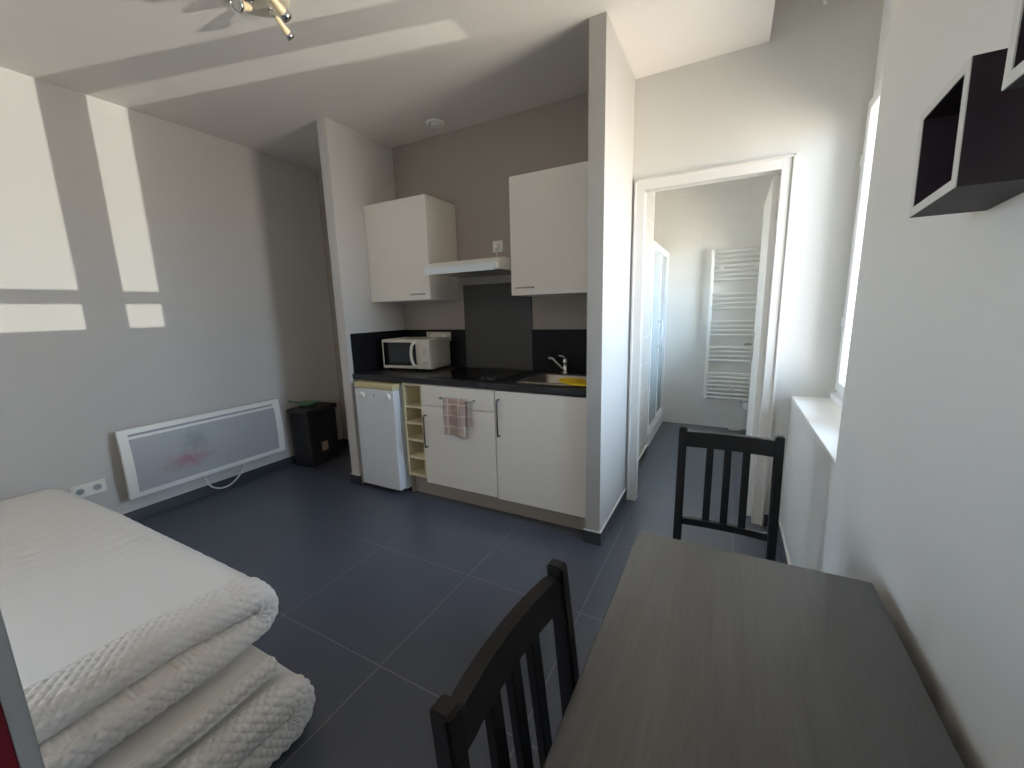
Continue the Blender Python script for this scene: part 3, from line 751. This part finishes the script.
# ------------------------------------------------------------------ ceiling spotlight
LC = Vector((-1.85, 1.247, ZC))
t = thing('ceiling_spotlight', 'cream ceiling spotlight with swivelling spots on a round plate', 'lamp', LC)
bm = bmesh.new(); add_lathe(bm, [(0, 0), (.126, 0), (.131, -.006), (.124, -.018), (.09, -.026), (0, -.029)], Matrix.Translation(LC + Vector((0, 0, -.0005))), 48); obj('plate', bm, M_LAMPPLATE, t)
def spot(base, a, b, r=.022, ring=True):
    """arm from base to the back a of a spot head whose front is b"""
    a, b, base = Vector(a), Vector(b), Vector(base)
    bm = bmesh.new(); add_tube(bm, [base, base + Vector((0, 0, -.02)), (base + a) / 2 + Vector((0, 0, -.01)), a], .005, 10)
    add_lathe(bm, [(0, .0), (.012, 0), (.012, .008), (0, .008)], Matrix.Translation(base + Vector((0, 0, -.006))), 16)
    ar = obj('arm', bm, M_CHROME, t)
    L = (b - a).length
    bm = bmesh.new(); add_lathe(bm, [(0, -.004), (r * .5, 0), (r * .72, .01), (r * .78, L * .45), (r, L * .7), (r, L * .78)], track(a, b), 24); hd = obj('spot_head', bm, M_LAMPCREAM, t)
    bm = bmesh.new(); add_lathe(bm, [(r * 1.0, L * .76), (r * 1.22, L * .82), (r * 1.28, L), (r * 1.12, L), (r * 1.05, L * .9), (r * .9, L * .86)], track(a, b), 24); obj('ring', bm, M_CHROME, hd)
    bm = bmesh.new(); add_lathe(bm, [(0, L * .92), (r * .8, L * .9), (r * 1.02, L * .86)], track(a, b), 24); obj('bulb_lens', bm, M_BULB, hd)
spot((-1.86, 1.235, ZC - .026), (-1.835, 1.208, ZC - .085), (-1.808, 1.132, ZC - .122), .021)
spot((-1.77, 1.235, ZC - .026), (-1.728, 1.215, ZC - .058), (-1.745, 1.312, ZC - .095), .019)
spot((-1.855, 1.31, ZC - .026), (-1.838, 1.325, ZC - .055), (-1.85, 1.398, ZC - .094), .0155)

# small cable end on the wall above the doorway
t_ = bmesh.new(); add_tube(t_, [(.318, YB - .012, 2.86), (.318, YB - .014, 2.81), (.314, YB - .018, 2.785)], .009, 10); add_lathe(t_, [(0, 0), (.02, 0), (.018, -.02), (.008, -.03), (0, -.03)], Matrix.Translation((.318, YB - .0196, 2.88)), 16)
tag(obj('cable_stub', t_, M_CABLE), 'short white cable end high on the wall above the doorway', 'cable')

# ------------------------------------------------------------------ table and chairs
TX0, TX1, TY0, TY1 = -.187, .31, -.13, 1.066
t = thing('dining_table', 'black-brown wooden table against the right wall in the foreground', 'table', ((TX0 + TX1) / 2, (TY0 + TY1) / 2, 0))
obj('table_top', B((TX0, TX1, TY0, TY1, .715, .74), bev=.003, seg=3), M_TABLE, t)
bm = bmesh.new()
add_box(bm, TX0 + .05, TX1 - .05, TY1 - .05, TY1 - .032, .64, .715); add_box(bm, TX0 + .05, TX1 - .05, TY0 + .032, TY0 + .05, .64, .715)
add_box(bm, TX0 + .032, TX0 + .05, TY0 + .05, TY1 - .05, .64, .715); add_box(bm, TX1 - .05, TX1 - .032, TY0 + .05, TY1 - .05, .64, .715)
obj('apron', bm, M_TABLE, t)
for x in (TX0 + .025, TX1 - .075):
    for y in (TY0 + .025, TY1 - .075):
        bm = bmesh.new(); add_box(bm, x, x + .05, y, y + .05, 0, .715, bev=.003); obj('leg', bm, M_TABLE, t)

def make_chair(label):
    """origin on the floor under the middle of the backrest; seat towards -y"""
    t = thing('dining_chair', label, 'chair', (0, 0, 0), 'black dining chairs')
    hw, top = .165, .905
    for sx in (-1, 1):
        xo, xi = sx * hw, sx * (hw - .028)
        x0, x1 = min(xo, xi), max(xo, xi)
        bm = bmesh.new()
        # rear post: splayed back below the seat and slightly raked above it
        prof = [(-.016, top), (.014, top), (-.036, .44), (.03, 0), (.002, 0), (-.068, .44)]
        fs = add_prism(bm, prof, 'x', x0, x1)
        bmesh.ops.bevel(bm, geom=[e for e in bm.edges], offset=.004, segments=2, affect='EDGES')
        obj('rear_leg', bm, M_CHAIR, t)
        bm = bmesh.new(); xx = sx * .172
        add_box(bm, xx - .017, xx + .017, -.395, -.361, 0, .43, bev=.004); obj('front_leg', bm, M_CHAIR, t)
        obj('side_rail', B((sx * .15 - .009, sx * .15 + .009, -.362, -.06, .37, .43), bev=.002), M_CHAIR, t)
    bm = bmesh.new()
    poly = [(-.137, -.012), (.137, -.012), (.19, -.03), (.2, -.4), (.185, -.415), (-.185, -.415), (-.2, -.4), (-.19, -.03)]
    poly = [(-.136, -.05), (.136, -.05), (.137, -.07), (.185, -.075), (.2, -.4), (.185, -.415), (-.185, -.415), (-.2, -.4), (-.185, -.075), (-.137, -.07)]
    add_prism(bm, poly, 'z', .43, .45)
    bmesh.ops.bevel(bm, geom=[e for e in bm.edges if abs(e.verts[0].co.z - e.verts[1].co.z) < 1e-5], offset=.005, segments=2, affect='EDGES')
    obj('seat', bm, M_CHAIR, t)
    rk = lambda z: -.0515 * (top - z) / (top - .44)
    def rail(z0, z1, bow, th, name):
        bm = bmesh.new(); n = 16; R_ = []
        for i in range(n + 1):
            u = i / n; x = -.138 + .276 * u; yb = bow * (1 - (2 * u - 1) ** 2)
            ra, rb = rk(z0), rk(z1)
            R_.append([bm.verts.new((x, yb + ra - th / 2, z0)), bm.verts.new((x, yb + ra + th / 2, z0)), bm.verts.new((x, yb + rb + th / 2, z1)), bm.verts.new((x, yb + rb - th / 2, z1))])
        for a, b in zip(R_, R_[1:]):
            for k in range(4): bm.faces.new((a[k], b[k], b[(k + 1) % 4], a[(k + 1) % 4]))
        bm.faces.new(R_[0]); bm.faces.new(list(reversed(R_[-1])))
        ed = [e for e in bm.edges if abs(e.verts[0].co.x - e.verts[1].co.x) > .005]
        bmesh.ops.bevel(bm, geom=ed, offset=.003, segments=2, affect='EDGES')
        obj(name, bm, M_CHAIR, t)
    rail(.833, .889, .012, .022, 'top_rail'); rail(.537, .561, .011, .018, 'lower_rail')
    obj('stretcher', B((-.155, .155, -.386, -.37, .3, .335), bev=.002), M_CHAIR, t)
    for k in (-1, 0, 1):
        x = k * .058; b = .0115 * (1 - (x / .138) ** 2)
        bm = B((x - .0125, x + .0125, b - .008, b + .008, .562, .833), bev=.002)
        for v in bm.verts: v.co.y += rk(v.co.z)
        obj('slat', bm, M_CHAIR, t)
    return t

def dup(root):
    r = root.copy(); COL.objects.link(r)
    for ch in list(root.children):
        c = ch.copy(); COL.objects.link(c); c.parent = r
    return r
ch = make_chair('black slatted chair at the far end of the table, in front of the doorway')
ch.location = (.0225, 1.587, 0)
ch2 = dup(ch)
ch2['label'] = 'black slatted chair at the left long side of the table, nearest the bed'
ch2.location = (-.2535, .4535, 0)
ch2.rotation_euler = (0, 0, math.radians(90 - 3))

# ------------------------------------------------------------------ cube shelves on the right wall
def cube_shelf(x0, y0, y1, z0, z1, label, tilt):
    """open box fixed to the right wall: front face at x0 looking into the room"""
    t = thing('cube_shelf', label, 'shelf', (XR, (y0 + y1) / 2, (z0 + z1) / 2), 'cube shelves on the right wall')
    h, w, d = (z1 - z0) / 2, (y1 - y0) / 2, XR - x0
    tk = .013
    parts = [('side', (-d, -.001, -w, -w + tk, -h, h)), ('side', (-d, -.001, w - tk, w, -h, h)),
             ('bottom', (-d, -.001, -w + tk, w - tk, -h, -h + tk)), ('top', (-d, -.001, -w + tk, w - tk, h - tk, h))]
    for nme, b in parts:
        o = obj(nme, B(b), M_SHELF, None); o.parent = t
    o = obj('back', B((-.008, -.001, -w + tk, w - tk, -h + tk, h - tk)), M_SHELF, None); o.parent = t
    bm = bmesh.new()
    for b in ((-w, -w + tk, -h, h), (w - tk, w, -h, h), (-w + tk, w - tk, -h, -h + tk), (-w + tk, w - tk, h - tk, h)):
        add_box(bm, -d - .0015, -d, *b)
    o = obj('edge_band', bm, M_EDGE, None, label='pale grey front edging'); o.parent = t
    t.rotation_euler = (math.radians(tilt), 0, 0)
cube_shelf(.249, .776, .931, 1.4835, 1.6405, 'small dark open cube shelf with grey edging on the right wall, whole and lower one', -4)
cube_shelf(.235, .46, .655, 1.558, 1.78, 'dark cube shelf at the upper right, cut off by the photo edge', -1)

# ------------------------------------------------------------------ cupboard at the lower left edge
t = thing('cupboard', 'dark red cupboard panel with a grey edge at the lower left corner', 'cupboard', (-.95, -.3, 0))
obj('side_panel', B((-.822, -.80, -.3, .074, .02, 1.12), bev=.001), M_RED, t)
obj('edge_strip', B((-.824, -.798, .0745, .0935, .02, 1.12), bev=.002), M_ALU, t, label='grey edge strip')
obj('carcass', B((-1.08, -.825, -.3, .07, .02, 1.12), bev=.002), M_ALU, t)
obj('base', B((-1.07, -.83, -.29, .06, 0, .02)), M_BLACKPLASTIC, t)

# ------------------------------------------------------------------ folded mattresses
def quilt(s, tt, c=.029):
    a = abs(math.sin(PI * (s + tt) / c)); b = abs(math.sin(PI * (s - tt) / c))
    return min(a, b) ** .5

def end_profile(h, band):
    """(dx from the end, n, tag): the rounded quilted end of a layer, top edge to bottom edge"""
    pts = []
    ctrl = [(-band, h / 2), (-band * .55, h / 2 - .003), (-band * .22, h / 2 - .012), (-.008, h / 2 - .030), (0, h / 2 - .042),
            (-.004, -h / 2 + .02), (-.014, -h / 2 + .006), (-.035, -h / 2)]
    # Catmull-Rom resample
    def cr(p0, p1, p2, p3, t):
        return [.5 * ((2 * p1[i]) + (-p0[i] + p2[i]) * t + (2 * p0[i] - 5 * p1[i] + 4 * p2[i] - p3[i]) * t * t + (-p0[i] + 3 * p1[i] - 3 * p2[i] + p3[i]) * t ** 3) for i in (0, 1)]
    for i in range(len(ctrl) - 1):
        p0, p1, p2, p3 = ctrl[max(i - 1, 0)], ctrl[i], ctrl[i + 1], ctrl[min(i + 2, len(ctrl) - 1)]
        n = max(2, int(math.dist(p1, p2) / .003))
        for k in range(n): pts.append(cr(p0, p1, p2, p3, k / n))
    pts.append(list(ctrl[-1]))
    return pts

def mattress_layer(bm, path, h, x0, xend, band, seed, wr=1.0, ds=.003, qa=.0085):
    """sweep a layer of thickness h along a YZ path (outer side = path normal); xend(s01) gives the +x end"""
    # resample path
    P = [Vector((0, p[0], p[1])) for p in path]
    d = [0]
    for a, b in zip(P, P[1:]): d.append(d[-1] + (b - a).length)
    n = int(d[-1] / ds); Q = []
    j = 0
    for i in range(n + 1):
        s = d[-1] * i / n
        while j < len(d) - 2 and d[j + 1] < s: j += 1
        Q.append(P[j].lerp(P[j + 1], (s - d[j]) / (d[j + 1] - d[j])))
    ep = end_profile(h, band)
    rings = []
    for i, q in enumerate(Q):
        s = d[-1] * i / n; s01 = i / n
        T = (Q[min(i + 1, n)] - Q[max(i - 1, 0)]).normalized()
        N = Vector((0, -T.z, T.y))           # left normal of the path in YZ
        xe = xend(s01) + .006 * noise.noise(Vector((s * 5, seed, 0)))
        ring = []
        # smooth top, from far x0 to the band
        nt_ = 260
        for k in range(nt_):
            u = k / nt_
            x = x0 + .02 + (xe - band - x0 - .02) * u
            nn = h / 2
            if k < 6: nn -= (.026, .016, .009, .005, .002, .001)[k]
            w = 0
            f = noise.noise(Vector((x * 1.1 + seed, s * 1.3, 0)))
            ph = x * 95 + 4 * noise.noise(Vector((x * 3, s * 4, seed))) + s * 22
            env = max(0, noise.noise(Vector((x * 2.2 + 3, s * 2.0, seed + 5))) + .18)
            cz = max(0, noise.noise(Vector((x * 1.6, s * 2.4, seed + 11))) + .25) * (1.6 if x < -1.9 else .5)
            w += .0012 * env * math.sin(ph) + .0045 * f - .004 * cz * abs(math.sin(x * 40 + 6 * noise.noise(Vector((x * 2.5, s * 3.5, seed + 7))) + s * 9)) ** 6
            ring.append((q + N * (nn + wr * w) - Vector((0, 0, .03 * max(0, min(1, (-2.5 - x) / .8)) * (1 if N.z > 0 else 0))), x, 0))
        tt = 0
        for k, (dx, nn) in enumerate(ep):
            if k: tt += math.dist(ep[k], ep[k - 1])
            # outward direction in (x, n)
            a = ep[max(k - 1, 0)]; b = ep[min(k + 1, len(ep) - 1)]
            tx, tn = b[0] - a[0], b[1] - a[1]; l = math.hypot(tx, tn) or 1
            ox, on = -tn / l, tx / l
            fade = min(1, tt / .012)
            hgt = qa * quilt(s, tt) * fade
            wob = .0018 * noise.noise(Vector((s * 9, tt * 12, seed + 2))) * fade
            ring.append((q + N * (nn + on * (hgt + wob)), xe + dx + ox * (hgt + wob), 1))
        for k in range(8):
            u = (k + 1) / 8
            x = xe - .035 + (x0 + .02 - xe + .035) * u
            ring.append((q - N * (h / 2), x, 0))
        ring.append((q, x0, 0))
        rings.append([(bm.verts.new((x, p.y, p.z)), tg) for (p, x, tg) in ring])
    m = len(rings[0])
    for a, b in zip(rings, rings[1:]):
        for k in range(m):
            k2 = (k + 1) % m
            f = bm.faces.new((a[k][0], b[k][0], b[k2][0], a[k2][0])); f.smooth = True
            f.material_index = 1 if (a[k][1] and a[k2][1]) else 0
    bm.faces.new([v for v, _ in rings[0]]); bm.faces.new([v for v, _ in reversed(rings[-1])])
    # piping along the seam
    seam = [(r[260][0].co.copy()) for r in rings[::4]]
    return seam

def upath(y0, yf, zt, h, gap=.003, sag=0.0):
    """from (y0, upper layer) to the fold at yf and back along the lower layer; upper side = outer"""
    r = h / 2 + gap
    zu = zt - h / 2; cz = zu - r; yc = yf - h - gap
    up = [(y0 + (yc - y0) * k / 12, zu) for k in range(13)]
    arc = [(yc + r * math.sin(PI * k / 16), cz + r * math.cos(PI * k / 16)) for k in range(1, 17)]
    lo = [(yc + (y0 - yc) * k / 12, zu - 2 * r) for k in range(1, 13)]
    return up + arc + lo

BX0 = -3.32
def build_mattress(name, label, path, h, xend, band, seed):
    t = thing(name, label, 'mattress', (-2.2, .4, path[-1][1] - h / 2), 'folded mattresses of the bed')
    bm = bmesh.new()
    seam = mattress_layer(bm, path, h, BX0, xend, band, seed)
    o = obj('cover', bm, [M_SHEET, M_QUILT], t, smooth=True)
    bm = bmesh.new(); add_tube(bm, seam, .003, 6); obj('piping', bm, M_SHEET, t)
    return t
A_H, B_H, C_H = .082, .05, .1
build_mattress('folded_mattress', 'white folded mattress on top of the stack, quilted border, sheet creased', upath(.11, .712, .474, A_H), A_H, lambda s: -1.335 + .075 * max(0, min(1, (s - .3) / .35)), .12, 1.0)
build_mattress('folded_mattress', 'white folded mattress at the bottom of the stack, on the floor tiles', upath(.11, .688, .218, C_H), C_H, lambda s: -1.125, .07, 9.0)
build_mattress('mattress_topper', 'thin white quilted topper squeezed between the two folded mattresses', [(.11 + .5 * k / 12, .258 + .006 * (k / 12)) for k in range(13)], B_H, lambda s: -1.185, .03, 17.0)

# ------------------------------------------------------------------ light
w = bpy.data.worlds.new('World'); SC.world = w; w.use_nodes = True
nt = w.node_tree; bg = nt.nodes['Background']
tc = nt.nodes.new('ShaderNodeTexCoord'); sp = nt.nodes.new('ShaderNodeSeparateXYZ'); nt.links.new(tc.outputs['Generated'], sp.inputs[0])
cr = nt.nodes.new('ShaderNodeValToRGB')
mr = nt.nodes.new('ShaderNodeMapRange'); mr.inputs['From Min'].default_value = -1; mr.inputs['From Max'].default_value = 1
nt.links.new(sp.outputs['Z'], mr.inputs['Value']); nt.links.new(mr.outputs['Result'], cr.inputs[0])
e = cr.color_ramp.elements
e[0].position = 0.0; e[0].color = (0.80, 0.70, 0.59, 1)
e[1].position = 1.0; e[1].color = (0.45, 0.64, .94, 1)
k = e.new(.485); k.color = (.68, .61, .53, 1)
k = e.new(.52); k.color = (.54, .67, .84, 1)
nt.links.new(cr.outputs[0], bg.inputs['Color'])
bg.inputs['Strength'].default_value = 25.0

def portal(loc, sx, sy, rot):
    l = bpy.data.lights.new('window_portal', 'AREA'); l.shape = 'RECTANGLE'; l.size = sx; l.size_y = sy
    l.cycles.is_portal = True
    o = bpy.data.objects.new('window_portal', l); COL.objects.link(o); o.location = loc; o.rotation_euler = rot
portal((.66, (YJ + YB) / 2, 1.58), 1.5, 1.2, (0, PI / 2, 0))
portal((.66, 4.175, 1.65), .95, .9, (0, PI / 2, 0))
portal((XL - .12, (Y30 + Y31) / 2, (Z30 + Z31) / 2), 2.0, 1.4, (0, -PI / 2, 0))

# sunlight thrown up from outside through the window (a glint off something bright down in the street)
sl = bpy.data.lights.new('reflected_sun', 'SPOT'); sl.energy = 4000; sl.color = (1, .97, .86); sl.shadow_soft_size = .013
sl.spot_blend = .1; sl.spot_size = 2 * math.atan(2.5 / 8.25)
so = bpy.data.objects.new('reflected_sun', sl); COL.objects.link(so)
Sp = Vector((8.5, 4.3, .21)); so.location = Sp
aim = Vector((.56, .75, 1.58))
so.rotation_euler = (aim - Sp).to_track_quat('-Z', 'Y').to_euler()

# ------------------------------------------------------------------ camera
yaw, pitch, roll = .493026168, -.178681666, -.0260520746
cy_, sy_, cp_, sp_ = math.cos(yaw), math.sin(yaw), math.cos(pitch), math.sin(pitch)
Fv = Vector((-sy_ * cp_, cy_ * cp_, sp_)); Rv = Vector((cy_, sy_, 0)); Uv = Rv.cross(Fv)
R2 = Rv * math.cos(roll) + Uv * math.sin(roll); U2 = -Rv * math.sin(roll) + Uv * math.cos(roll)
cd = bpy.data.cameras.new('camera'); cd.sensor_width = 36; cd.lens = 405.0767 / 1024 * 36; cd.clip_start = .01
cam = bpy.data.objects.new('camera', cd); COL.objects.link(cam)
cam.matrix_world = Matrix(((R2.x, U2.x, -Fv.x, 0), (R2.y, U2.y, -Fv.y, 0), (R2.z, U2.z, -Fv.z, 1.34557784), (0, 0, 0, 1)))
SC.camera = cam

SC.view_settings.view_transform = 'Standard'
SC.view_settings.look = 'None'
SC.view_settings.exposure = 0.0
SC.view_settings.gamma = 1.0
SC.view_settings.use_curve_mapping = False
try:
    SC.cycles.use_denoising = True
    SC.cycles.max_bounces = 16; SC.cycles.diffuse_bounces = 10
    SC.cycles.sample_clamp_indirect = 8
except Exception: pass
